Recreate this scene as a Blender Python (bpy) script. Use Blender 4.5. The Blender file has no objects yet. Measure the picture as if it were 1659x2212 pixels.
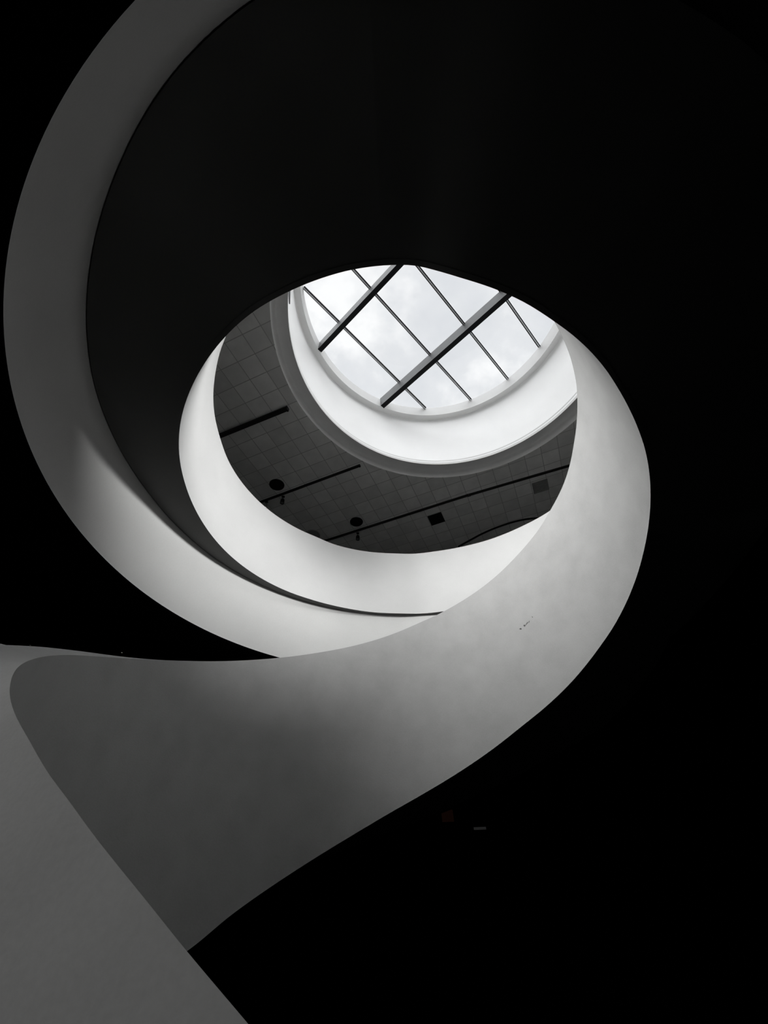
import bpy, bmesh, math, random
from mathutils import Matrix, Vector

random.seed(4)
scn = bpy.context.scene
COL = scn.collection
PI = math.pi
EYE = 1.60                      # eye height of the photographer above the hall floor

# ------------------------------------------------------------------ camera
cam_data = bpy.data.cameras.new('camera')
cam = bpy.data.objects.new('camera', cam_data)
COL.objects.link(cam)
right = Vector((0.99643, -0.07131, -0.04512))
down = Vector((0.02030, 0.72360, -0.68991))
fwd = Vector((0.08184, 0.68653, 0.72248))
_w = (0.7596420040754212, -0.06997862223909354, 0.05042675671972305)   # rotation vector, world to view
_R = Matrix.Rotation(Vector(_w).length, 3, Vector(_w).normalized())
right, down, fwd = Vector(_R[0]), Vector(_R[1]), Vector(_R[2])
M = Matrix(((right.x, -down.x, -fwd.x, 0), (right.y, -down.y, -fwd.y, 0),
            (right.z, -down.z, -fwd.z, EYE), (0, 0, 0, 1)))
cam.matrix_world = M
cam_data.sensor_fit = 'HORIZONTAL'
cam_data.sensor_width = 36.0
cam_data.lens = 901.027 * 36.0 / 1659.0
cam_data.clip_start = 0.02
cam_data.clip_end = 400
scn.camera = cam

# ------------------------------------------------------------------ light, sky, exposure
CLOUD_DIR = (-0.02, 0.261, 0.965)
SKY = 0.85
SUN = 5.3
SUN_DIR = Vector((-0.05, -0.28, 1.0))      # towards the sun
world = bpy.data.worlds.new('sky')
scn.world = world
world.use_nodes = True
nt = world.node_tree
nt.nodes.clear()
out = nt.nodes.new('ShaderNodeOutputWorld')
bg = nt.nodes.new('ShaderNodeBackground')
tc = nt.nodes.new('ShaderNodeTexCoord')
mp = nt.nodes.new('ShaderNodeMapping')
mp.inputs['Location'].default_value = (0.37, 0.1, 0.0)
nz = nt.nodes.new('ShaderNodeTexNoise')
nz.inputs['Scale'].default_value = 7.0
nz.inputs['Detail'].default_value = 6
nz.inputs['Roughness'].default_value = 0.55
rp = nt.nodes.new('ShaderNodeValToRGB')
rp.color_ramp.elements[0].position = 0.36
rp.color_ramp.elements[0].color = (0.93, 0.95, 0.985, 1)
rp.color_ramp.elements[1].position = 0.70
rp.color_ramp.elements[1].color = (1.25, 1.25, 1.25, 1)
e = rp.color_ramp.elements.new(0.52)
e.color = (1.0, 1.015, 1.04, 1)
nt.links.new(tc.outputs['Generated'], mp.inputs['Vector'])
nt.links.new(mp.outputs['Vector'], nz.inputs['Vector'])
# one bright cloud bank stands to the left of the zenith, seen through the glass
dst = nt.nodes.new('ShaderNodeVectorMath')
dst.operation = 'DISTANCE'
dst.inputs[1].default_value = CLOUD_DIR
nt.links.new(tc.outputs['Generated'], dst.inputs[0])
bank = nt.nodes.new('ShaderNodeMapRange')
bank.inputs['From Min'].default_value = 0.02
bank.inputs['From Max'].default_value = 0.17
bank.inputs['To Min'].default_value = 0.24
bank.inputs['To Max'].default_value = 0.0
nt.links.new(dst.outputs['Value'], bank.inputs['Value'])
add = nt.nodes.new('ShaderNodeMath')
add.operation = 'ADD'
nt.links.new(nz.outputs['Fac'], add.inputs[0])
nt.links.new(bank.outputs[0], add.inputs[1])
nt.links.new(add.outputs[0], rp.inputs['Fac'])
nt.links.new(rp.outputs['Color'], bg.inputs['Color'])
bg.inputs['Strength'].default_value = SKY
nt.links.new(bg.outputs['Background'], out.inputs['Surface'])

sun_d = bpy.data.lights.new('sun', 'SUN')
sun_d.energy = SUN
sun_d.angle = math.radians(85)            # a sun spread out behind thin cloud
sun = bpy.data.objects.new('sun', sun_d)
COL.objects.link(sun)
sun.location = (3, 4, 40)
sun.rotation_euler = SUN_DIR.to_track_quat('Z', 'Y').to_euler()

scn.view_settings.view_transform = 'Standard'
scn.view_settings.look = 'None'
scn.view_settings.gamma = 1.0
scn.view_settings.use_curve_mapping = False
scn.view_settings.exposure = 0.0
try:
    scn.cycles.max_bounces = 10
    scn.cycles.diffuse_bounces = 6
    scn.cycles.transparent_max_bounces = 8
    scn.cycles.use_denoising = True
    scn.cycles.sample_clamp_indirect = 4.0
except Exception:
    pass


# ------------------------------------------------------------------ materials
def base_mat(name, col, rough=0.7, spec=0.3, metal=0.0):
    m = bpy.data.materials.new(name)
    m.use_nodes = True
    b = m.node_tree.nodes['Principled BSDF']
    b.inputs['Base Color'].default_value = (*col, 1)
    b.inputs['Roughness'].default_value = rough
    b.inputs['Metallic'].default_value = metal
    b.inputs['Specular IOR Level'].default_value = spec
    return m, m.node_tree, b


def mottled(name, col, amount=0.05, scale=1.4, fine=60.0, bump=0.08, rough=0.85, spec=0.15):
    """painted plaster: faint large mottling, a fine grain and a fine bump"""
    m, t, b = base_mat(name, col, rough, spec)
    tc = t.nodes.new('ShaderNodeTexCoord')
    n1 = t.nodes.new('ShaderNodeTexNoise')
    n1.inputs['Scale'].default_value = scale
    n1.inputs['Detail'].default_value = 5
    n2 = t.nodes.new('ShaderNodeTexNoise')
    n2.inputs['Scale'].default_value = fine
    n2.inputs['Detail'].default_value = 3
    add = t.nodes.new('ShaderNodeMath')
    add.operation = 'MULTIPLY_ADD'
    add.inputs[1].default_value = 0.5
    r = t.nodes.new('ShaderNodeValToRGB')
    r.color_ramp.elements[0].position = 0.45
    r.color_ramp.elements[1].position = 1.05 if False else 1.0
    lo = tuple(c * (1 - amount) for c in col)
    hi = tuple(min(1, c * (1 + amount)) for c in col)
    r.color_ramp.elements[0].color = (*lo, 1)
    r.color_ramp.elements[1].color = (*hi, 1)
    t.links.new(tc.outputs['Object'], n1.inputs['Vector'])
    t.links.new(tc.outputs['Object'], n2.inputs['Vector'])
    t.links.new(n2.outputs['Fac'], add.inputs[0])
    t.links.new(n1.outputs['Fac'], add.inputs[2])
    t.links.new(add.outputs[0], r.inputs['Fac'])
    t.links.new(r.outputs['Color'], b.inputs['Base Color'])
    if bump:
        bp = t.nodes.new('ShaderNodeBump')
        bp.inputs['Strength'].default_value = bump
        bp.inputs['Distance'].default_value = 0.01
        t.links.new(n2.outputs['Fac'], bp.inputs['Height'])
        t.links.new(bp.outputs['Normal'], b.inputs['Normal'])
    return m


def tile_mat(name, col, size, joint):
    """square ceiling panels with dark joints; each panel a slightly different tone"""
    m, t, b = base_mat(name, col, 0.8, 0.2)
    tc = t.nodes.new('ShaderNodeTexCoord')
    sc = t.nodes.new('ShaderNodeVectorMath')
    sc.operation = 'SCALE'
    sc.inputs['Scale'].default_value = 1.0 / size
    t.links.new(tc.outputs['Object'], sc.inputs[0])
    fl = t.nodes.new('ShaderNodeVectorMath')
    fl.operation = 'FLOOR'
    t.links.new(sc.outputs[0], fl.inputs[0])
    wn = t.nodes.new('ShaderNodeTexWhiteNoise')
    wn.noise_dimensions = '2D'
    t.links.new(fl.outputs[0], wn.inputs['Vector'])
    fr = t.nodes.new('ShaderNodeVectorMath')
    fr.operation = 'FRACTION'
    t.links.new(sc.outputs[0], fr.inputs[0])
    sx = t.nodes.new('ShaderNodeSeparateXYZ')
    t.links.new(fr.outputs[0], sx.inputs[0])
    masks = []
    for ax in ('X', 'Y'):
        pp = t.nodes.new('ShaderNodeMath')
        pp.operation = 'PINGPONG'
        pp.inputs[1].default_value = 0.5
        t.links.new(sx.outputs[ax], pp.inputs[0])
        lt = t.nodes.new('ShaderNodeMath')
        lt.operation = 'LESS_THAN'
        lt.inputs[1].default_value = joint / size / 2
        t.links.new(pp.outputs[0], lt.inputs[0])
        masks.append(lt)
    mx = t.nodes.new('ShaderNodeMath')
    mx.operation = 'MAXIMUM'
    t.links.new(masks[0].outputs[0], mx.inputs[0])
    t.links.new(masks[1].outputs[0], mx.inputs[1])
    tone = t.nodes.new('ShaderNodeMapRange')
    tone.inputs['To Min'].default_value = 0.90
    tone.inputs['To Max'].default_value = 1.08
    t.links.new(wn.outputs['Value'], tone.inputs['Value'])
    n1 = t.nodes.new('ShaderNodeTexNoise')
    n1.inputs['Scale'].default_value = 2.3
    n1.inputs['Detail'].default_value = 4
    t.links.new(tc.outputs['Object'], n1.inputs['Vector'])
    mm = t.nodes.new('ShaderNodeMapRange')
    mm.inputs['From Min'].default_value = 0.3
    mm.inputs['From Max'].default_value = 0.7
    mm.inputs['To Min'].default_value = 0.93
    mm.inputs['To Max'].default_value = 1.07
    t.links.new(n1.outputs['Fac'], mm.inputs['Value'])
    mul = t.nodes.new('ShaderNodeMath')
    mul.operation = 'MULTIPLY'
    t.links.new(tone.outputs[0], mul.inputs[0])
    t.links.new(mm.outputs[0], mul.inputs[1])
    cs = t.nodes.new('ShaderNodeVectorMath')
    cs.operation = 'SCALE'
    cs.inputs[0].default_value = col
    t.links.new(mul.outputs[0], cs.inputs['Scale'])
    mix = t.nodes.new('ShaderNodeMix')
    mix.data_type = 'RGBA'
    t.links.new(mx.outputs[0], mix.inputs['Factor'])
    t.links.new(cs.outputs[0], mix.inputs['A'])
    mix.inputs['B'].default_value = (col[0] * .6, col[1] * .6, col[2] * .6, 1)
    t.links.new(mix.outputs['Result'], b.inputs['Base Color'])
    return m


WHITE = mottled('white_plaster', (0.42, 0.42, 0.413), 0.05, 0.9, 45, 0.05)
DRUM_WHITE = mottled('drum_white_paint', (0.92, 0.92, 0.915), 0.02, 0.7, 30, 0.02)
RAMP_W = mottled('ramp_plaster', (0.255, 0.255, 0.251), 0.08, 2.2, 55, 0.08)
UPPER_LIT = mottled('upper_parapet_lit', (0.40, 0.40, 0.396), 0.04, 1.2, 50, 0.04)  # ramp plaster with the gallery's stronger light put into the colour
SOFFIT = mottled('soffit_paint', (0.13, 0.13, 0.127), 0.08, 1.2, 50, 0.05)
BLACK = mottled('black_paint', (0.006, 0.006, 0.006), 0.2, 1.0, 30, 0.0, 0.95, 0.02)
RING = mottled('ring_moulding_paint', (0.80, 0.80, 0.79), 0.04, 1.5, 60, 0.04)

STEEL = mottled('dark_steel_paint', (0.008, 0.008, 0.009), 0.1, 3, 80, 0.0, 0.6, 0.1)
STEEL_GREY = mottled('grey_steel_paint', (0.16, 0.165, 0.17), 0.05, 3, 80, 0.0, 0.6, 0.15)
STRIP = mottled('pale_steel_paint', (0.60, 0.61, 0.62), 0.04, 3, 80, 0.0, 0.5, 0.3)
RAIL = mottled('rail_black_paint', (0.02, 0.02, 0.02), 0.1, 4, 90, 0.0, 0.6, 0.2)
GRILLE = mottled('grille_black', (0.008, 0.008, 0.008), 0.1, 9, 120, 0.0, 0.8, 0.05)
GRILLE_GREY = mottled('grille_charcoal', (0.30, 0.30, 0.295), 0.1, 9, 120, 0.0, 0.8, 0.05)
CHROME, _, _ = base_mat('chrome', (0.8, 0.8, 0.8), 0.18, 0.5, 1.0)
SCUFF = mottled('scuff_grey', (0.07, 0.07, 0.068), 0.3, 30, 90, 0.0)
WOOD = mottled('brown_wood', (0.30, 0.16, 0.06), 0.25, 3, 40, 0.0, 0.6)


def bounce_floor_mat():
    """unseen floor, pale round the well and dark beyond to steer the bounce light"""
    m, t, b = base_mat('gallery_floor', (.3, .3, .3), 0.8, 0.1)
    tc = t.nodes.new('ShaderNodeTexCoord')
    sub = t.nodes.new('ShaderNodeVectorMath')
    sub.operation = 'SUBTRACT'
    sub.inputs[1].default_value = (2.0, 4.0, 0)
    sx = t.nodes.new('ShaderNodeSeparateXYZ')
    cx = t.nodes.new('ShaderNodeCombineXYZ')
    ln = t.nodes.new('ShaderNodeVectorMath')
    ln.operation = 'LENGTH'
    lt = t.nodes.new('ShaderNodeMath')
    lt.operation = 'LESS_THAN'
    lt.inputs[1].default_value = 6.1
    mx = t.nodes.new('ShaderNodeMix')
    mx.data_type = 'RGBA'
    mx.inputs['A'].default_value = (.02, .02, .02, 1)
    mx.inputs['B'].default_value = (.50, .50, .49, 1)
    t.links.new(tc.outputs['Object'], sub.inputs[0])
    t.links.new(sub.outputs[0], sx.inputs[0])
    t.links.new(sx.outputs['X'], cx.inputs['X'])
    t.links.new(sx.outputs['Y'], cx.inputs['Y'])
    t.links.new(cx.outputs[0], ln.inputs[0])
    t.links.new(ln.outputs['Value'], lt.inputs[0])
    t.links.new(lt.outputs[0], mx.inputs['Factor'])
    t.links.new(mx.outputs['Result'], b.inputs['Base Color'])
    return m


FLOOR_UP = bounce_floor_mat()  # two tones made up, out of view, to shape bounce on the ceiling
CEIL = tile_mat('ceiling_panels', (0.78, 0.78, 0.76), 0.5715, 0.022)


def glow(name, col, strength):
    m = bpy.data.materials.new(name)
    m.use_nodes = True
    t = m.node_tree
    b = t.nodes['Principled BSDF']
    b.inputs['Base Color'].default_value = (0.02, 0.02, 0.02, 1)
    b.inputs['Emission Color'].default_value = (*col, 1)
    b.inputs['Emission Strength'].default_value = strength
    return m


def glass_mat():
    m = bpy.data.materials.new('skylight_glass')
    m.use_nodes = True
    t = m.node_tree
    t.nodes.clear()
    o = t.nodes.new('ShaderNodeOutputMaterial')
    tr = t.nodes.new('ShaderNodeBsdfTransparent')
    tr.inputs['Color'].default_value = (0.97, 0.975, 0.98, 1)
    gl = t.nodes.new('ShaderNodeBsdfGlossy')
    gl.inputs['Roughness'].default_value = 0.03
    fr = t.nodes.new('ShaderNodeFresnel')
    fr.inputs['IOR'].default_value = 1.25
    mx = t.nodes.new('ShaderNodeMixShader')
    t.links.new(fr.outputs[0], mx.inputs[0])
    t.links.new(tr.outputs[0], mx.inputs[1])
    t.links.new(gl.outputs[0], mx.inputs[2])
    t.links.new(mx.outputs[0], o.inputs['Surface'])
    return m


GLASS = glass_mat()
LAMP_WHITE = glow('lamp_white', (1, 0.98, 0.92), 0.9)
LAMP_DIM = glow('lamp_grey_dim', (1, 1, 1), 0.012)
LAMP_RED = glow('lamp_red_dim', (1, 0.38, 0.25), 0.0035)


# ------------------------------------------------------------------ mesh helpers
def link(name, bm, mat, parent=None, smooth=False, angle=40):
    bm.normal_update()
    me = bpy.data.meshes.new(name)
    bm.to_mesh(me)
    bm.free()
    mats = mat if isinstance(mat, (list, tuple)) else [mat]
    for mm in mats:
        me.materials.append(mm)
    if smooth:
        me.polygons.foreach_set('use_smooth', [True] * len(me.polygons))
        me.set_sharp_from_angle(angle=math.radians(angle))
    o = bpy.data.objects.new(name, me)
    COL.objects.link(o)
    if parent:
        o.parent = parent
        o.matrix_parent_inverse = parent.matrix_world.inverted()
    return o


def tag(o, label=None, cat=None, group=None, kind=None):
    if label:
        o['label'] = label
    if cat:
        o['category'] = cat
    if group:
        o['group'] = group
    if kind:
        o['kind'] = kind
    return o


def empty(name, loc, label, cat, group=None):
    o = bpy.data.objects.new(name, None)
    o.location = loc
    o.empty_display_size = 0.2
    COL.objects.link(o)
    bpy.context.view_layer.update()
    return tag(o, label, cat, group)


def sweep(bm, sections, closed_profile=True, closed_path=False, caps=True, mat_of=None):
    """skin a list of sections (each a list of points) into a strip or tube"""
    rows = [[bm.verts.new(p) for p in s] for s in sections]
    n = len(rows[0])
    m = len(rows)
    for i in range(m if closed_path else m - 1):
        a, b = rows[i], rows[(i + 1) % m]
        for j in range(n if closed_profile else n - 1):
            k = (j + 1) % n
            f = bm.faces.new((a[j], a[k], b[k], b[j]))
            if mat_of:
                f.material_index = mat_of(j)
    if caps and closed_profile and not closed_path:
        bm.faces.new(rows[0][::-1])
        bm.faces.new(rows[-1])
    return rows


def box(bm, x0, x1, y0, y1, z0, z1):
    vs = [bm.verts.new(p) for p in ((x0, y0, z0), (x1, y0, z0), (x1, y1, z0), (x0, y1, z0),
                                    (x0, y0, z1), (x1, y0, z1), (x1, y1, z1), (x0, y1, z1))]
    for q in ((0, 3, 2, 1), (4, 5, 6, 7), (0, 1, 5, 4), (1, 2, 6, 5), (2, 3, 7, 6), (3, 0, 4, 7)):
        bm.faces.new([vs[i] for i in q])


def bar(bm, a, b, w, z0, z1, bevel=0.0):
    """a straight level bar from a to b (x, y), w wide, between two heights"""
    a, b = Vector(a), Vector(b)
    d = (b - a).normalized()
    n = Vector((-d.y, d.x)) * w / 2
    c = min(w, z1 - z0) * bevel
    prof = [(-1, z0 + c), (-1, z1), (1, z1), (1, z0 + c)]
    if c:
        k = 1 - 2 * c / w
        prof = [(-1, z0 + c), (-1, z1), (1, z1), (1, z0 + c), (k, z0), (-k, z0)]
    secs = [[(p.x + n.x * s, p.y + n.y * s, z) for s, z in prof] for p in (a, b)]
    sweep(bm, secs)


def lathe(bm, cx, cy, prof, n=160, mat_of=None, closed=True):
    secs = []
    for i in range(n):
        t = 2 * PI * i / n
        secs.append([(cx + r * math.cos(t), cy + r * math.sin(t), z) for r, z in prof])
    sweep(bm, secs, closed_profile=closed, closed_path=True, mat_of=mat_of)


def disc(bm, cx, cy, z, r, n=96):
    f = bm.faces.new([bm.verts.new((cx + r * math.cos(2 * PI * i / n), cy + r * math.sin(2 * PI * i / n), z)) for i in range(n)])
    return f


def interp(tab, x):
    if x <= tab[0][0]:
        return tab[0][1]
    for (a, u), (b, v) in zip(tab, tab[1:]):
        if x <= b:
            return u + (v - u) * (x - a) / (b - a)
    return tab[-1][1]


def smooth_interp(tab, x):
    """monotone-ish cubic (Catmull-Rom on uneven knots)"""
    xs = [p[0] for p in tab]
    ys = [p[1] for p in tab]
    if x <= xs[0]:
        return ys[0]
    if x >= xs[-1]:
        return ys[-1]
    i = max(k for k in range(len(xs) - 1) if xs[k] <= x)

    def slope(k):
        if k == 0:
            return (ys[1] - ys[0]) / (xs[1] - xs[0])
        if k == len(xs) - 1:
            return (ys[-1] - ys[-2]) / (xs[-1] - xs[-2])
        return (ys[k + 1] - ys[k - 1]) / (xs[k + 1] - xs[k - 1])
    h = xs[i + 1] - xs[i]
    t = (x - xs[i]) / h
    m0, m1 = slope(i) * h, slope(i + 1) * h
    return ((2 * t ** 3 - 3 * t ** 2 + 1) * ys[i] + (t ** 3 - 2 * t ** 2 + t) * m0
            + (-2 * t ** 3 + 3 * t ** 2) * ys[i + 1] + (t ** 3 - t ** 2) * m1)


# ------------------------------------------------------------------ the building's main measures
RV = 3.40                                   # radius of the round void the ramp winds about
VX, VY = 0.7650, 4.5700                     # its axis
ZU = RV                                     # ramp heights below are in void radii above the eye
WX, WY, WR = 0.367 * RV, 1.045 * RV, 1.370 * RV      # round well in the slab between the storeys
Z_WELL0 = EYE + 1.115 * RV


def z_well(y):
    """the underside of the slab rises a little towards the far wall"""
    return EYE + 1.0985 * RV + 0.0167 * y


Z_SOFFIT = EYE + 1.540 * RV
Z_GALLERY = EYE + 1.690 * RV
ZC = 11.5
Z_CEIL = EYE + ZC
DX, DY = 0.247482 * ZC, 0.361506 * ZC       # axis of the skylight drum
R_M1, R_M2 = 0.436165 * ZC, 0.398862 * ZC
Z_M2 = EYE + 1.0174 * ZC
R_U, Z_U = 0.40039 * ZC, EYE + 1.3091 * ZC
R_G, Z_G = 0.39796 * ZC, EYE + 1.3545 * ZC
X0, X1, Y0, Y1 = -15.0, 17.0, -12.0, 18.0   # walls


def rect_hit(cx, cy, t, pad=0.2):
    dx, dy = math.cos(t), math.sin(t)
    k = 1e9
    if dx > 1e-9:
        k = min(k, (X1 + pad - cx) / dx)
    if dx < -1e-9:
        k = min(k, (X0 - pad - cx) / dx)
    if dy > 1e-9:
        k = min(k, (Y1 + pad - cy) / dy)
    if dy < -1e-9:
        k = min(k, (Y0 - pad - cy) / dy)
    return cx + dx * k, cy + dy * k


def holed_slab(cx, cy, r, z0, z1, n=240):
    bm = bmesh.new()
    angs = [2 * PI * i / n for i in range(n)]
    for px, py in ((X0, Y0), (X1, Y0), (X1, Y1), (X0, Y1)):
        angs.append(math.atan2(py + math.copysign(.2, py) - cy, px + math.copysign(.2, px) - cx) % (2 * PI))
    secs = []
    for t in sorted(set(angs)):
        ox, oy = rect_hit(cx, cy, t)
        ix, iy = cx + r * math.cos(t), cy + r * math.sin(t)
        secs.append([(ix, iy, z0), (ox, oy, z0), (ox, oy, z1), (ix, iy, z1)])
    sweep(bm, secs, True, True)
    bmesh.ops.recalc_face_normals(bm, faces=bm.faces)
    return bm


# floor and walls of the dark hall
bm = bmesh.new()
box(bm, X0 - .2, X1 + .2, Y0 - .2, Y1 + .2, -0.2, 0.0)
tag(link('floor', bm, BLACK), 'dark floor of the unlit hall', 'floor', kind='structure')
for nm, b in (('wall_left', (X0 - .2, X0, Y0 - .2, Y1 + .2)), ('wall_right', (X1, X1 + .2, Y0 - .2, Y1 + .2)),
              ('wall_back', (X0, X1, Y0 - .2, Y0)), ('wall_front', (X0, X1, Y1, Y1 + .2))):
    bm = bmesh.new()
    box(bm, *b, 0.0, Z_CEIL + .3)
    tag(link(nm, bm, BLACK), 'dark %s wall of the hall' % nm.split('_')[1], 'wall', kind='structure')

# the slab between the storeys: black ceiling below, pale floor above, white rim round the well
bm = holed_slab(WX, WY, WR + .25, Z_WELL0, Z_WELL0 + .4)
for v in bm.verts:
    if abs(v.co.z - Z_WELL0) < .01:
        v.co.z = z_well(v.co.y)
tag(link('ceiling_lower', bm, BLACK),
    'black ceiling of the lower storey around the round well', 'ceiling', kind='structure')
tag(link('floor_gallery', holed_slab(WX, WY, WR + .25, Z_GALLERY - .3, Z_GALLERY), FLOOR_UP),
    'floor of the upper gallery around the well', 'floor', kind='structure')
bm = bmesh.new()
lathe(bm, WX, WY, [(WR, Z_WELL0), (WR + .25, Z_WELL0), (WR + .25, Z_GALLERY), (WR, Z_GALLERY)], 300, lambda j: 1 if j == 0 else 0)
for v in bm.verts:
    if abs(v.co.z - Z_WELL0) < .01:
        v.co.z = z_well(v.co.y)
bmesh.ops.recalc_face_normals(bm, faces=bm.faces)
tag(link('wall_well', bm, [WHITE, BLACK], smooth=True), 'pale curved rim wall of the round well, dark at its upper left', 'wall', kind='structure')

# panelled ceiling of the top storey; its own axes follow the panel grid
PHI = -0.470220
GX, GY = 0.143928, 9.316936
bm = holed_slab(DX, DY, R_M1, Z_CEIL, Z_CEIL + .3)
ceil = link('ceiling', bm, CEIL)
G = Matrix.Translation((GX, GY, Z_CEIL)) @ Matrix.Rotation(PHI, 4, 'Z')
ceil.data.transform(G.inverted())
ceil.matrix_world = G
tag(ceil, 'dark ceiling of square panels around the skylight', 'ceiling', kind='structure')

# ring moulding, drum and ledge of the skylight
bm = bmesh.new()
z = Z_CEIL
lip = 0.15
prof = [(R_M1, z), (R_M1 + .30, z + .02), (R_M1 + .30, Z_M2 + .25), (R_M2 + .02, Z_M2 + .25), (R_M2, Z_M2)]
prof += [(R_M2 + (R_M1 - R_M2) * k, Z_M2 + .035 * math.sin(PI * k * .9)) for k in (.12, .3, .5, .68, .8)]
prof += [(R_M1 - .075, Z_M2 + .015), (R_M1 - .035, Z_M2 - .012), (R_M1 - .012, Z_M2 - .05), (R_M1 - .004, z + .07)]
lathe(bm, DX, DY, prof, 240)
bmesh.ops.recalc_face_normals(bm, faces=bm.faces)
tag(link('trim_1', bm, RING, smooth=True, angle=50), 'grey ring moulding between ceiling and skylight drum', 'trim', kind='structure')

R_TOP = 0.4195 * ZC
bm = bmesh.new()
prof = [(R_M2 + .004, Z_M2), (R_M2 + .012, Z_M2 + .18), (R_M2 + .030, Z_M2 + .20), (R_TOP, Z_U),
        (R_TOP + .3, Z_U), (R_TOP + .3, Z_CEIL + .02), (R_M1 + .28, Z_M2 + .25), (R_M2 + .02, Z_M2 + .25)]
lathe(bm, DX, DY, prof, 240)
bmesh.ops.recalc_face_normals(bm, faces=bm.faces)
tag(link('wall_drum', bm, DRUM_WHITE, smooth=True, angle=50), 'white round wall of the skylight drum', 'wall', kind='structure')

bm = bmesh.new()
prof = [(R_U, Z_U), (R_TOP + .3, Z_U), (R_TOP + .3, Z_G + .012), (R_G, Z_G + .012), (R_G, Z_G)]
lathe(bm, DX, DY, prof, 240)
bmesh.ops.recalc_face_normals(bm, faces=bm.faces)
tag(link('trim_2', bm, DRUM_WHITE, smooth=True, angle=30), 'white ledge ring carrying the skylight glass', 'trim', kind='structure')

# a small pointed grey patch on the drum wall at its left end
bm = bmesh.new()


def on_drum(theta, zf, off):
    t = math.radians(theta)
    zz = EYE + zf * ZC
    r = R_M2 + .03 + (R_TOP - R_M2 - .03) * (zz - Z_M2 - .2) / (Z_U - Z_M2 - .2) - off
    return (DX + r * math.cos(t), DY + r * math.sin(t), zz)


patch = [(182.3, 1.090), (184.5, 1.143), (190.5, 1.150), (196.0, 1.085), (187.6, 1.069)]
fa = [bm.verts.new(on_drum(a, h, .03)) for a, h in patch]
fb = [bm.verts.new(on_drum(a, h, -.02)) for a, h in patch]
bm.faces.new(fa)
bm.faces.new(fb[::-1])
for k in range(len(patch)):
    bm.faces.new((fa[k], fb[k], fb[(k + 1) % len(patch)], fa[(k + 1) % len(patch)]))
bmesh.ops.recalc_face_normals(bm, faces=bm.faces)
tag(link('wall_patch', bm, STEEL_GREY), 'small pointed grey patch on the left end of the white skylight drum', 'patch')

# skylight: glass, two deep beams, glazing bars
PSI = 0.739111
ux, uy = math.cos(PSI), math.sin(PSI)        # along the glazing bars
nx, ny = -uy, ux                             # along the beams
win = empty('window_1', (DX, DY, Z_G), 'round glazed skylight with dark beams and thin glazing bars', 'skylight')
win['kind'] = 'structure'
bm = bmesh.new()
lathe(bm, DX, DY, [(0.001, Z_G + .016), (R_G + .25, Z_G + .016), (R_G + .25, Z_G + .041), (0.001, Z_G + .041)], 128)
bmesh.ops.remove_doubles(bm, verts=bm.verts, dist=.004)
bmesh.ops.recalc_face_normals(bm, faces=bm.faces)
link('glass', bm, GLASS, win)


def chord(off, along, r):
    """ends of the chord of the drum at a signed offset"""
    if along == 'bar':
        c0 = DX * nx + DY * ny
        h = math.sqrt(r * r - (off - c0) ** 2)
        m = DX * ux + DY * uy
        return [(nx * off + ux * (m + s * h), ny * off + uy * (m + s * h)) for s in (-1, 1)]
    c0 = DX * ux + DY * uy
    h = math.sqrt(r * r - (off - c0) ** 2)
    m = DX * nx + DY * ny
    return [(ux * off + nx * (m + s * h), uy * off + ny * (m + s * h)) for s in (-1, 1)]


for o0, o1 in ((0.2834, 0.2980), (0.5644, 0.5802)):
    mid, w = (o0 + o1) / 2 * ZC, (o1 - o0) * ZC
    a, b = chord(mid, 'beam', R_U - .02)
    bm = bmesh.new()
    bar(bm, a, b, w, EYE + 1.306 * ZC, Z_G + .012)
    bmesh.ops.recalc_face_normals(bm, faces=bm.faces)
    for f in bm.faces:                       # the flanks are grey, the underside black
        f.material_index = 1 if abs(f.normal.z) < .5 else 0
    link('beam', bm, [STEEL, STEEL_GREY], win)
for off in (0.381, 0.2428, 0.1038, -0.0330):
    a, b = chord(off * ZC, 'bar', R_G - .01)
    bm = bmesh.new()
    bar(bm, a, b, .100, Z_G - .045, Z_G + .015)
    bmesh.ops.recalc_face_normals(bm, faces=bm.faces)
    g = link('glazing_bar', bm, STEEL, win)
    bm = bmesh.new()
    bar(bm, a, b, .036, Z_G - .085, Z_G - .045)
    bmesh.ops.recalc_face_normals(bm, faces=bm.faces)
    link('cover_strip', bm, STRIP, g)

# ------------------------------------------------------------------ the winding ramp
# plan: gallery edge (leaving the circle at the right) then the void circle; angle runs on as it winds down
PLAN_R = [(12, 1.350), (26, 1.307), (36.8, 1.250), (47.1, 1.198), (56.1, 1.151), (67.2, 1.104), (75, 1.0835), (83.5, 1.0535),
          (94, 1.0325), (105, 1.0115), (117, 1.0), (125, 1.0)]
LOW = [(12, 1.540), (100, 1.540), (150, 1.541), (180, 1.552), (194, 1.543), (205, 1.536), (215, 1.545), (224, 1.556), (233, 1.560),
       (243, 1.541), (250.6, 1.541), (256, 1.546), (264.9, 1.542), (268.6, 1.531), (272.5, 1.485), (276.8, 1.442),
       (283.8, 1.411), (288.8, 1.388), (294.3, 1.345), (298.8, 1.336), (307.6, 1.322), (313, 1.314), (317.3, 1.292),
       (322.1, 1.260), (327.3, 1.225), (331.9, 1.201), (338.9, 1.168), (346.2, 1.131), (353.1, 1.092), (359.4, 1.052),
       (366.5, 1.006), (374.4, 0.955), (381.1, 0.914), (393.2, 0.833), (401.5, 0.780), (410.7, 0.722), (422.2, 0.639),
       (432.9, 0.563), (443.1, 0.491), (452.1, 0.425), (465.3, 0.318), (477.3, 0.214), (488, 0.115), (496.9, 0.024),
       (540, -0.30), (560, -0.45), (700, -0.4705)]
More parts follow.
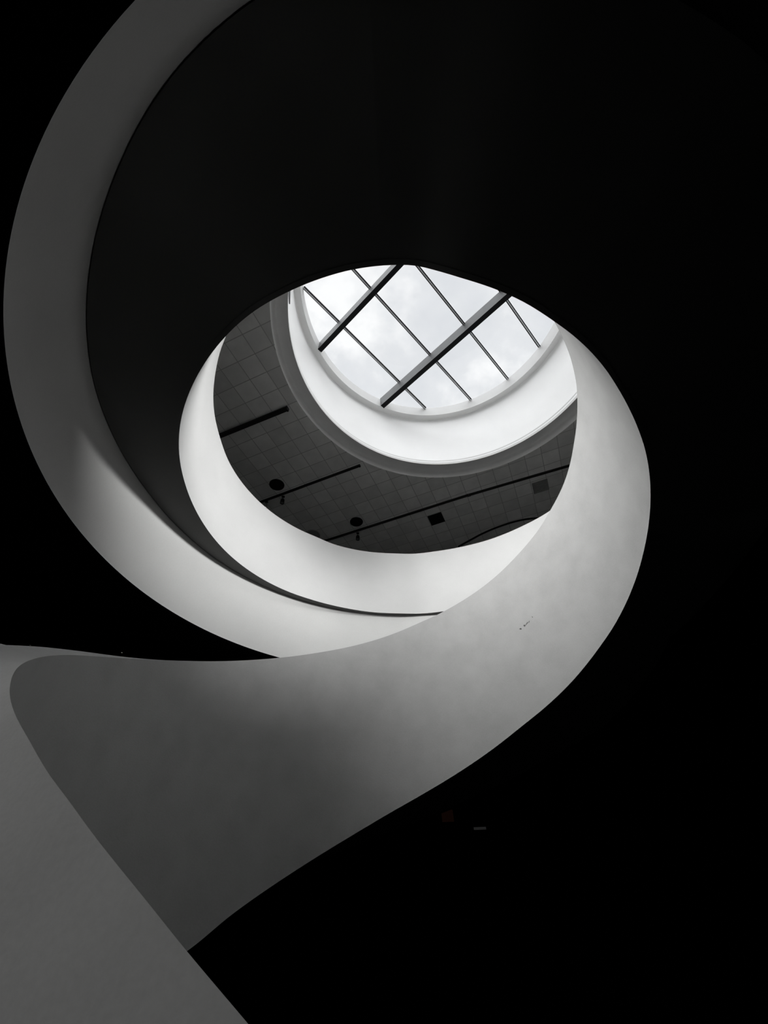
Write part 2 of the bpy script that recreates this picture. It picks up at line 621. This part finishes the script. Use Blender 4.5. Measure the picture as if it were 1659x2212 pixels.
TOP = [(12, 2.070), (90, 2.065), (108.2, 2.061), (117.8, 2.075), (129.1, 2.080), (148.7, 2.088), (165.4, 2.099), (175.1, 2.122),
       (183.9, 2.129), (190.1, 2.142), (197, 2.173), (203.4, 2.206), (207.5, 2.270), (225, 2.26), (270, 2.12), (310, 1.975),
       (317.6, 1.968), (324.2, 1.945), (328.7, 1.935), (333.8, 1.921), (338.4, 1.913), (343.6, 1.902), (347.8, 1.888),
       (353.4, 1.866), (358.9, 1.834), (365.4, 1.799), (376.1, 1.753), (383.1, 1.714), (394.2, 1.659), (404.3, 1.601),
       (413.6, 1.549), (422.3, 1.502), (430.6, 1.456), (436, 1.428), (448.6, 1.347), (460.6, 1.273), (472.2, 1.202),
       (483.5, 1.127), (494.3, 1.052), (505, 0.974), (515.6, 0.895), (526.1, 0.813), (534.8, 0.742), (543.7, 0.669),
       (553.1, 0.589), (560.7, 0.520), (568.2, 0.449), (575.5, 0.3785), (580.5, 0.3275), (585.7, 0.272), (590.5, 0.223),
       (595, 0.178), (599.2, 0.133), (602.2, 0.102), (604.5, 0.077), (608.5, 0.034), (611.1, 0.005), (613.9, -0.026),
       (620, -0.095), (632, -0.22)]
# the far edge of the coping: level with the top until the parapet flares open at the foot of the ramp
FLARE_R = [(12, 1.02), (470, 1.03), (515, 1.10), (561, 1.10), (568, 1.12), (575, 1.14), (582, 1.14), (590, 1.12),
           (600, 1.10), (614, 1.08), (632, 1.06)]
FLARE_DZ = [(12, 0.0), (470, 0.0), (505, 0.009), (515, 0.0155), (522, 0.020), (528, 0.0225), (536, 0.0235), (543, 0.0210), (549, 0.0175),
            (555, 0.0130), (561, 0.010), (568, 0.010)]
FLARE_Z = [(561, 0.530), (568, 0.455), (575, 0.30), (582, 0.10), (590, -0.20), (600, -0.47), (632, -0.47)]


def plan_r(phi):
    return smooth_interp(PLAN_R, phi) if phi < 125 else 1.0


def spot(phi, r, z):
    t = math.radians(phi)
    return (VX + RV * r * math.cos(t), VY + RV * r * math.sin(t), EYE + RV * z)


def well_r(phi):
    """distance from the void axis to the rim of the well, in void radii"""
    t = math.radians(phi)
    ox, oy = (VX - WX) / RV, (VY - WY) / RV
    bq = ox * math.cos(t) + oy * math.sin(t)
    return -bq + math.sqrt(bq * bq - (ox * ox + oy * oy) + (WR / RV) ** 2)


ramp = empty('spiral_ramp', (VX, VY, 0.0), 'pale plastered ramp spiralling down around the round void below the skylight', 'ramp')
stations = [12 + 1.5 * i for i in range(352)] + [540 + .5 * i for i in range(185)]
secs, slab = [], []
for phi in stations:
    r = plan_r(phi)
    zl, zu = smooth_interp(LOW, phi), smooth_interp(TOP, phi)
    fr = r * smooth_interp(FLARE_R, phi)
    if phi < 561:
        fz = zu + smooth_interp(FLARE_DZ, phi)
    else:
        fz = smooth_interp(FLARE_Z, phi)
    zl = max(zl, -0.4705)
    zf = max(zl, min(zl, fz - .02)) if phi < 561 else max(-0.4705, min(zl, fz - .005))
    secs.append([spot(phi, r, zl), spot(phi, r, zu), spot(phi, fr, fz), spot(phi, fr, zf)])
    if phi < 562:
        ro = well_r(phi) - .004
        if phi > 375:
            ro = interp([(375, well_r(375)), (400, 1.6), (600, 1.6)], phi)
        ri = fr
        zo = zl if phi > 375 else zl + (min(zl, 1.09) - zl) * interp([(262, 0), (276, 1)], phi)
        if ro > ri + .004:
            slab.append((phi, [spot(phi, ri - .004, zl + .001), spot(phi, max(ri, ro - .05), zl + .001), spot(phi, ro, zo), spot(phi, ro, zl + .12), spot(phi, ri - .004, zl + .12)]))
bm = bmesh.new()
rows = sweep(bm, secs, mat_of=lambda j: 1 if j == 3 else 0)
bm.verts.index_update()
bmesh.ops.recalc_face_normals(bm, faces=bm.faces)
for f in bm.faces:                           # one plaster; the gallery turn's brighter light is put into its colour
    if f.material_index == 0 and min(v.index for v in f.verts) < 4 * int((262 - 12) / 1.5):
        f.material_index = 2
link('parapet', bm, [RAMP_W, SOFFIT, UPPER_LIT], ramp, smooth=True, angle=35)
bm = bmesh.new()
run = []
slab_mat = lambda j: 1 if j == 1 else 0     # fascia added to hide the lit rim; its shade is put in as black
for i, (phi, s) in enumerate(slab):
    if run and (phi - run[-1][0] > 1.6 or (run[-1][0] < 263 <= phi)):
        last = run[-1]
        sweep(bm, [q for _, q in run], mat_of=slab_mat if run[-1][0] > 263 else None)
        run = [last] if phi - last[0] < 1.6 else []
    run.append((phi, s))
sweep(bm, [q for _, q in run], mat_of=slab_mat)
bmesh.ops.recalc_face_normals(bm, faces=bm.faces)
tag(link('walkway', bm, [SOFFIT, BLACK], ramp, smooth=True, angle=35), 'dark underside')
# scuffs on the inner face
for phi, z, l, w, a in ((42.3, 1.201, .055, .030, .5), (40.7, 1.208, .050, .032, 1.0), (39.9, 1.2125, .075, .018, -.5), (38.9, 1.2165, .045, .014, -.9), (37.3, 1.233, .03, .012, 1.2)):
    phi += 360
    c = Vector(spot(phi, .9994, z))
    t = math.radians(phi)
    e1, e2 = Vector((-math.sin(t), math.cos(t), 0)), Vector((0, 0, 1))
    p = []
    bm = bmesh.new()
    for k in range(9):
        an = 2 * PI * k / 9
        rr = 1 + random.uniform(-.35, .35)
        u, v = math.cos(an) * l / 2 * rr, math.sin(an) * w / 2 * rr
        p.append(bm.verts.new(c + e1 * (u * math.cos(a) - v * math.sin(a)) + e2 * (u * math.sin(a) + v * math.cos(a))))
    bm.faces.new(p)
    tag(link('scuff_mark', bm, SCUFF, ramp), 'small dark scuff mark on the pale face')

# ------------------------------------------------------------------ things on the panelled ceiling
dgx, dgy = math.cos(PHI), math.sin(PHI)


def rail(a, b, label, w=.068, drop=.08):
    o = empty('track_rail', (*a, Z_CEIL), label, 'light track', 'light tracks on the panelled ceiling')
    bm = bmesh.new()
    bar(bm, a, b, w, Z_CEIL - drop, Z_CEIL - .002, .15)
    bmesh.ops.recalc_face_normals(bm, faces=bm.faces)
    link('rail', bm, RAIL, o)
    d = (Vector(b) - Vector(a)).normalized()
    for p in (Vector(a), Vector(b)):
        bm = bmesh.new()
        q = p + d * .02
        bar(bm, p - d * .03, q, w * 1.15, Z_CEIL - drop - .008, Z_CEIL - .004)
        bmesh.ops.recalc_face_normals(bm, faces=bm.faces)
        link('end_cap', bm, RAIL, o)
    return o


rail((-1.959, 6.619), (-4.9, 8.05), 'dark light track at the left, ending below the ring moulding', .11, .14)
rail((0.296, 8.715), (-3.75, 10.76), 'middle light track, running from ring moulding to round ceiling speaker')
rail((8.2, 8.21), (4.40, 9.915), 'long light track at the right beside the charcoal vent')
rail((4.35, 9.935), (-1.2, 12.66), 'light track passing above the square black vent', .068, .08)


def spotlight(x, y, label, bright):
    o = empty('track_spotlight', (x, y, Z_CEIL - .1), label, 'spotlight', 'spotlights on the ceiling tracks')
    zt = Z_CEIL - .083
    bm = bmesh.new()
    bar(bm, (x - .05, y), (x + .05, y), .06, zt - .05, zt)
    link('adapter', bm, RAIL, o)
    bm = bmesh.new()
    lathe(bm, x, y, [(.012, zt - .16), (.012, zt - .04), (.001, zt - .04), (.001, zt - .16)], 12)
    link('stem', bm, CHROME, o)
    bm = bmesh.new()
    lathe(bm, x, y, [(.001, zt - .15), (.05, zt - .155), (.07, zt - .2), (.075, zt - .36), (.06, zt - .36), (.055, zt - .3), (.001, zt - .29)], 24)
    bmesh.ops.recalc_face_normals(bm, faces=bm.faces)
    h = link('lamp_head', bm, CHROME if bright else RAIL, o, smooth=True)
    bm = bmesh.new()
    if bright:
        bmesh.ops.create_icosphere(bm, subdivisions=2, radius=.042, matrix=Matrix.Translation((x, y, zt - .375)))
    else:
        lathe(bm, x, y, [(.001, zt - .335), (.052, zt - .335), (.052, zt - .325), (.001, zt - .325)], 20)
    link('lens', bm, LAMP_WHITE if bright else STEEL_GREY, h)


spotlight(-3.02, 10.43, 'small bright spotlight near the left end of the middle track', True)
spotlight(-2.40, 10.16, 'dim spotlight on the middle track below the left ceiling speaker', False)
spotlight(0.33, 12.0, 'dim spotlight below the right ceiling speaker', False)


def speaker(x, y, r, label):
    o = empty('ceiling_speaker', (x, y, Z_CEIL), label, 'speaker', 'round black ceiling speakers')
    bm = bmesh.new()
    lathe(bm, x, y, [(r * .86, Z_CEIL - .002), (r, Z_CEIL - .002), (r, Z_CEIL - .015), (r * .95, Z_CEIL - .03), (r * .86, Z_CEIL - .022)], 40)
    bmesh.ops.recalc_face_normals(bm, faces=bm.faces)
    link('bezel', bm, GRILLE, o, smooth=True)
    bm = bmesh.new()
    lathe(bm, x, y, [(.002, Z_CEIL - .004), (r * .87, Z_CEIL - .004), (r * .87, Z_CEIL - .02), (r * .5, Z_CEIL - .032), (.002, Z_CEIL - .036)], 40)
    bmesh.ops.recalc_face_normals(bm, faces=bm.faces)
    link('grille', bm, GRILLE, o, smooth=True)


speaker(-2.592, 9.689, .262, 'round black ceiling speaker above the middle light track')
speaker(0.264, 11.465, .252, 'round black ceiling speaker, the one nearer the square black vent')


def vent(x, y, s, mat, label):
    o = empty('ceiling_vent', (x, y, Z_CEIL), label, 'vent', 'square vents in the panelled ceiling')
    o.rotation_euler = (0, 0, PHI)
    bpy.context.view_layer.update()

    def put(name, bm, m):
        bmesh.ops.recalc_face_normals(bm, faces=bm.faces)
        ob = link(name, bm, m)
        ob.parent = o
        return ob
    h, w = s / 2, .03
    bm = bmesh.new()
    for q in ((-h, h, -h, -h + w), (-h, h, h - w, h), (-h, -h + w, -h + w, h - w), (h - w, h, -h + w, h - w)):
        box(bm, *q, -.02, -.002)
    put('frame', bm, mat)
    bm = bmesh.new()
    box(bm, -h + w, h - w, -h + w, h - w, -.006, -.002)
    for k in range(9):
        yy = -h + w + (k + .5) * (s - 2 * w) / 9
        box(bm, -h + w, h - w, yy - .008, yy + .008, -.018, -.005)
    put('louvres', bm, mat)


vent(3.368, 11.220, .555, GRILLE, 'square black vent in the panelled ceiling')
vent(6.978, 9.449, .56, GRILLE_GREY, 'square charcoal vent at the right of the panelled ceiling')

# curved curtain rail at the lower right, dome fixture peeping over the parapet
pts = [(4.55, 12.80), (5.099, 12.253), (5.373, 11.997), (5.84, 11.644), (6.405, 11.32), (6.866, 11.144), (7.252, 11.064), (8.0, 10.98)]
bm = bmesh.new()
secs = []
N = 40
cum = [0]
for a, b in zip(pts, pts[1:]):
    cum.append(cum[-1] + math.dist(a, b))
tx = [(s, p[0]) for s, p in zip(cum, pts)]
ty = [(s, p[1]) for s, p in zip(cum, pts)]
for i in range(N + 1):
    s = cum[-1] * i / N
    x, y = smooth_interp(tx, s), smooth_interp(ty, s)
    x2, y2 = smooth_interp(tx, min(s + .02, cum[-1])), smooth_interp(ty, min(s + .02, cum[-1]))
    if i == N:
        x2, y2 = 2 * x - smooth_interp(tx, s - .02), 2 * y - smooth_interp(ty, s - .02)
    d = Vector((x2 - x, y2 - y)).normalized()
    n = Vector((-d.y, d.x)) * .025
    secs.append([(x - n.x, y - n.y, Z_CEIL - .06), (x - n.x, y - n.y, Z_CEIL - .003), (x + n.x, y + n.y, Z_CEIL - .003), (x + n.x, y + n.y, Z_CEIL - .06)])
sweep(bm, secs)
bmesh.ops.recalc_face_normals(bm, faces=bm.faces)
tag(link('curved_rail', bm, RAIL), 'dark curved rail on the ceiling above the right end of the white parapet', 'rail')

dome = empty('dome_fixture', (-1.46, 12.25, Z_CEIL), 'grey dome fixture on the dark ceiling, half hidden behind the white parapet', 'ceiling fixture')
bm = bmesh.new()
lathe(bm, -1.46, 12.25, [(.002, Z_CEIL - .003), (.30, Z_CEIL - .003), (.30, Z_CEIL - .05), (.002, Z_CEIL - .05)], 32)
bmesh.ops.recalc_face_normals(bm, faces=bm.faces)
link('base', bm, GRILLE_GREY, dome, smooth=True)
bm = bmesh.new()
prof = [(.27 * math.cos(k * PI / 16) + .001, Z_CEIL - .05 - .2 * math.sin(k * PI / 16)) for k in range(9)]
lathe(bm, -1.46, 12.25, prof + [(.001, Z_CEIL - .05)], 32)
bmesh.ops.recalc_face_normals(bm, faces=bm.faces)
link('dome', bm, STEEL_GREY, dome, smooth=True)

# ------------------------------------------------------------------ added, unseen pendant lamps over the gallery, behind the ramp
def fill(x, y, z, target, power, size, blend, soft, label):
    o = empty('fill_lamp', (x, y, Z_CEIL), label, 'lamp')
    d = (Vector(target) - Vector((x, y, z))).normalized()
    rot = d.to_track_quat('-Z', 'Y').to_matrix().to_4x4()
    top = Vector((x, y, z))
    bm = bmesh.new()
    lathe(bm, x, y, [(.001, Z_CEIL - .03), (.07, Z_CEIL - .03), (.07, Z_CEIL - .002), (.001, Z_CEIL - .002)], 24)
    link('ceiling_rose', bm, RAIL, o)
    bm = bmesh.new()
    lathe(bm, x, y, [(.014, z + .15), (.014, Z_CEIL - .02), (.001, Z_CEIL - .02), (.001, z + .15)], 12)
    link('stem', bm, RAIL, o)
    bm = bmesh.new()
    R = soft + .06
    lathe(bm, 0, 0, [(.001, .25), (.15, .24), (R * .8, .12), (R, -.05), (R - .02, -.05), (R * .78, .09), (.14, .2), (.001, .21)], 40)
    bmesh.ops.recalc_face_normals(bm, faces=bm.faces)
    h = link('lamp_shade', bm, RAIL, None, smooth=True)
    h.data.transform(Matrix.Translation(top) @ rot)
    h.parent = o
    h.matrix_parent_inverse = o.matrix_world.inverted()
    ld = bpy.data.lights.new('fill_light', 'SPOT')
    ld.energy = power
    ld.spot_size = math.radians(size)
    ld.spot_blend = blend
    ld.shadow_soft_size = soft
    lo = bpy.data.objects.new('fill_light', ld)
    COL.objects.link(lo)
    lo.matrix_world = Matrix.Translation(top + d * .1) @ rot


W1, W2 = 8000.0, 9600.0
P1, P2 = (6.4, -0.6, 9.97), (-3.8, 1.3, 10.85)
fill(*P1, (-3.1, 5.2, 5.2), W1, 56, .75, .85, 'added, unseen pendant lamp over the gallery, behind the ramp at the right')
fill(*P2, (3.2, 5.7, 5.6), W2, 72, .85, 1.2, 'added, unseen pendant lamp over the gallery, behind the ramp at the left')


# an added, unseen downlight in the black ceiling behind the camera lights the walkway side of the ramp foot
def fill_downlight(x, y, target, power, size, label):
    zc = z_well(y)
    o = empty('fill_downlight', (x, y, zc), label, 'lamp')
    bm = bmesh.new()
    lathe(bm, x, y, [(.09, zc - .03), (.13, zc - .03), (.13, zc - .001), (.09, zc - .001)], 28)
    bmesh.ops.recalc_face_normals(bm, faces=bm.faces)
    link('trim_ring', bm, RAIL, o)
    d = (Vector(target) - Vector((x, y, zc))).normalized()
    ld = bpy.data.lights.new('foot_fill', 'SPOT')
    ld.energy = power
    ld.spot_size = math.radians(size)
    ld.spot_blend = .7
    ld.shadow_soft_size = .09
    lo = bpy.data.objects.new('foot_fill', ld)
    COL.objects.link(lo)
    lo.matrix_world = Matrix.Translation((x, y, zc - .06)) @ d.to_track_quat('-Z', 'Y').to_matrix().to_4x4()


W3 = 520.0
fill_downlight(-3.4, -2.2, (-0.6, 1.7, 1.5), W3, 60, 'added, unseen downlight in the black ceiling behind the camera')

# ------------------------------------------------------------------ faint things in the dark hall
def wall_lamp(x, z, w, h, mat, name, label, cat):
    o = empty(name, (x, Y1, z), label, cat)
    bm = bmesh.new()
    box(bm, x - w / 2, x + w / 2, Y1 - .06, Y1 - .002, z - h / 2, z + h / 2)
    link('housing', bm, RAIL, o)
    bm = bmesh.new()
    box(bm, x - w * .44, x + w * .44, Y1 - .07, Y1 - .06, z - h * .42, z + h * .42)
    link('diffuser', bm, mat, o)


wall_lamp(3.70, 4.79, .48, .42, LAMP_RED, 'wall_lamp', 'faint reddish square lamp on the dark far wall', 'lamp')
wall_lamp(4.80, 4.39, .50, .09, LAMP_DIM, 'slot_lamp', 'faint grey slot lamp on the dark far wall', 'lamp')


def downlight(az, el, r, label):
    d = (Z_WELL0 - EYE) / math.tan(math.radians(el))
    for _ in range(6):
        x, y = d * math.cos(math.radians(az)), d * math.sin(math.radians(az))
        zc = z_well(y)
        d = (zc - EYE) / math.tan(math.radians(el))
    o = empty('downlight', (x, y, zc), label, 'lamp', 'pinpoint downlights in the black ceiling')
    bm = bmesh.new()
    lathe(bm, x, y, [(r, zc - .02), (r * 1.4, zc - .02), (r * 1.4, zc - .001), (r, zc - .001)], 20)
    bmesh.ops.recalc_face_normals(bm, faces=bm.faces)
    link('trim_ring', bm, RAIL, o)
    bm = bmesh.new()
    disc(bm, x, y, zc - .008, r, 20)
    link('lens', bm, LAMP_WHITE, o)


downlight(118.89, 25.08, .016, 'pinpoint lamp in the black ceiling, just above the sliver of parapet')
downlight(127.74, 23.72, .014, 'pinpoint lamp touching the edge of the parapet at the far left')
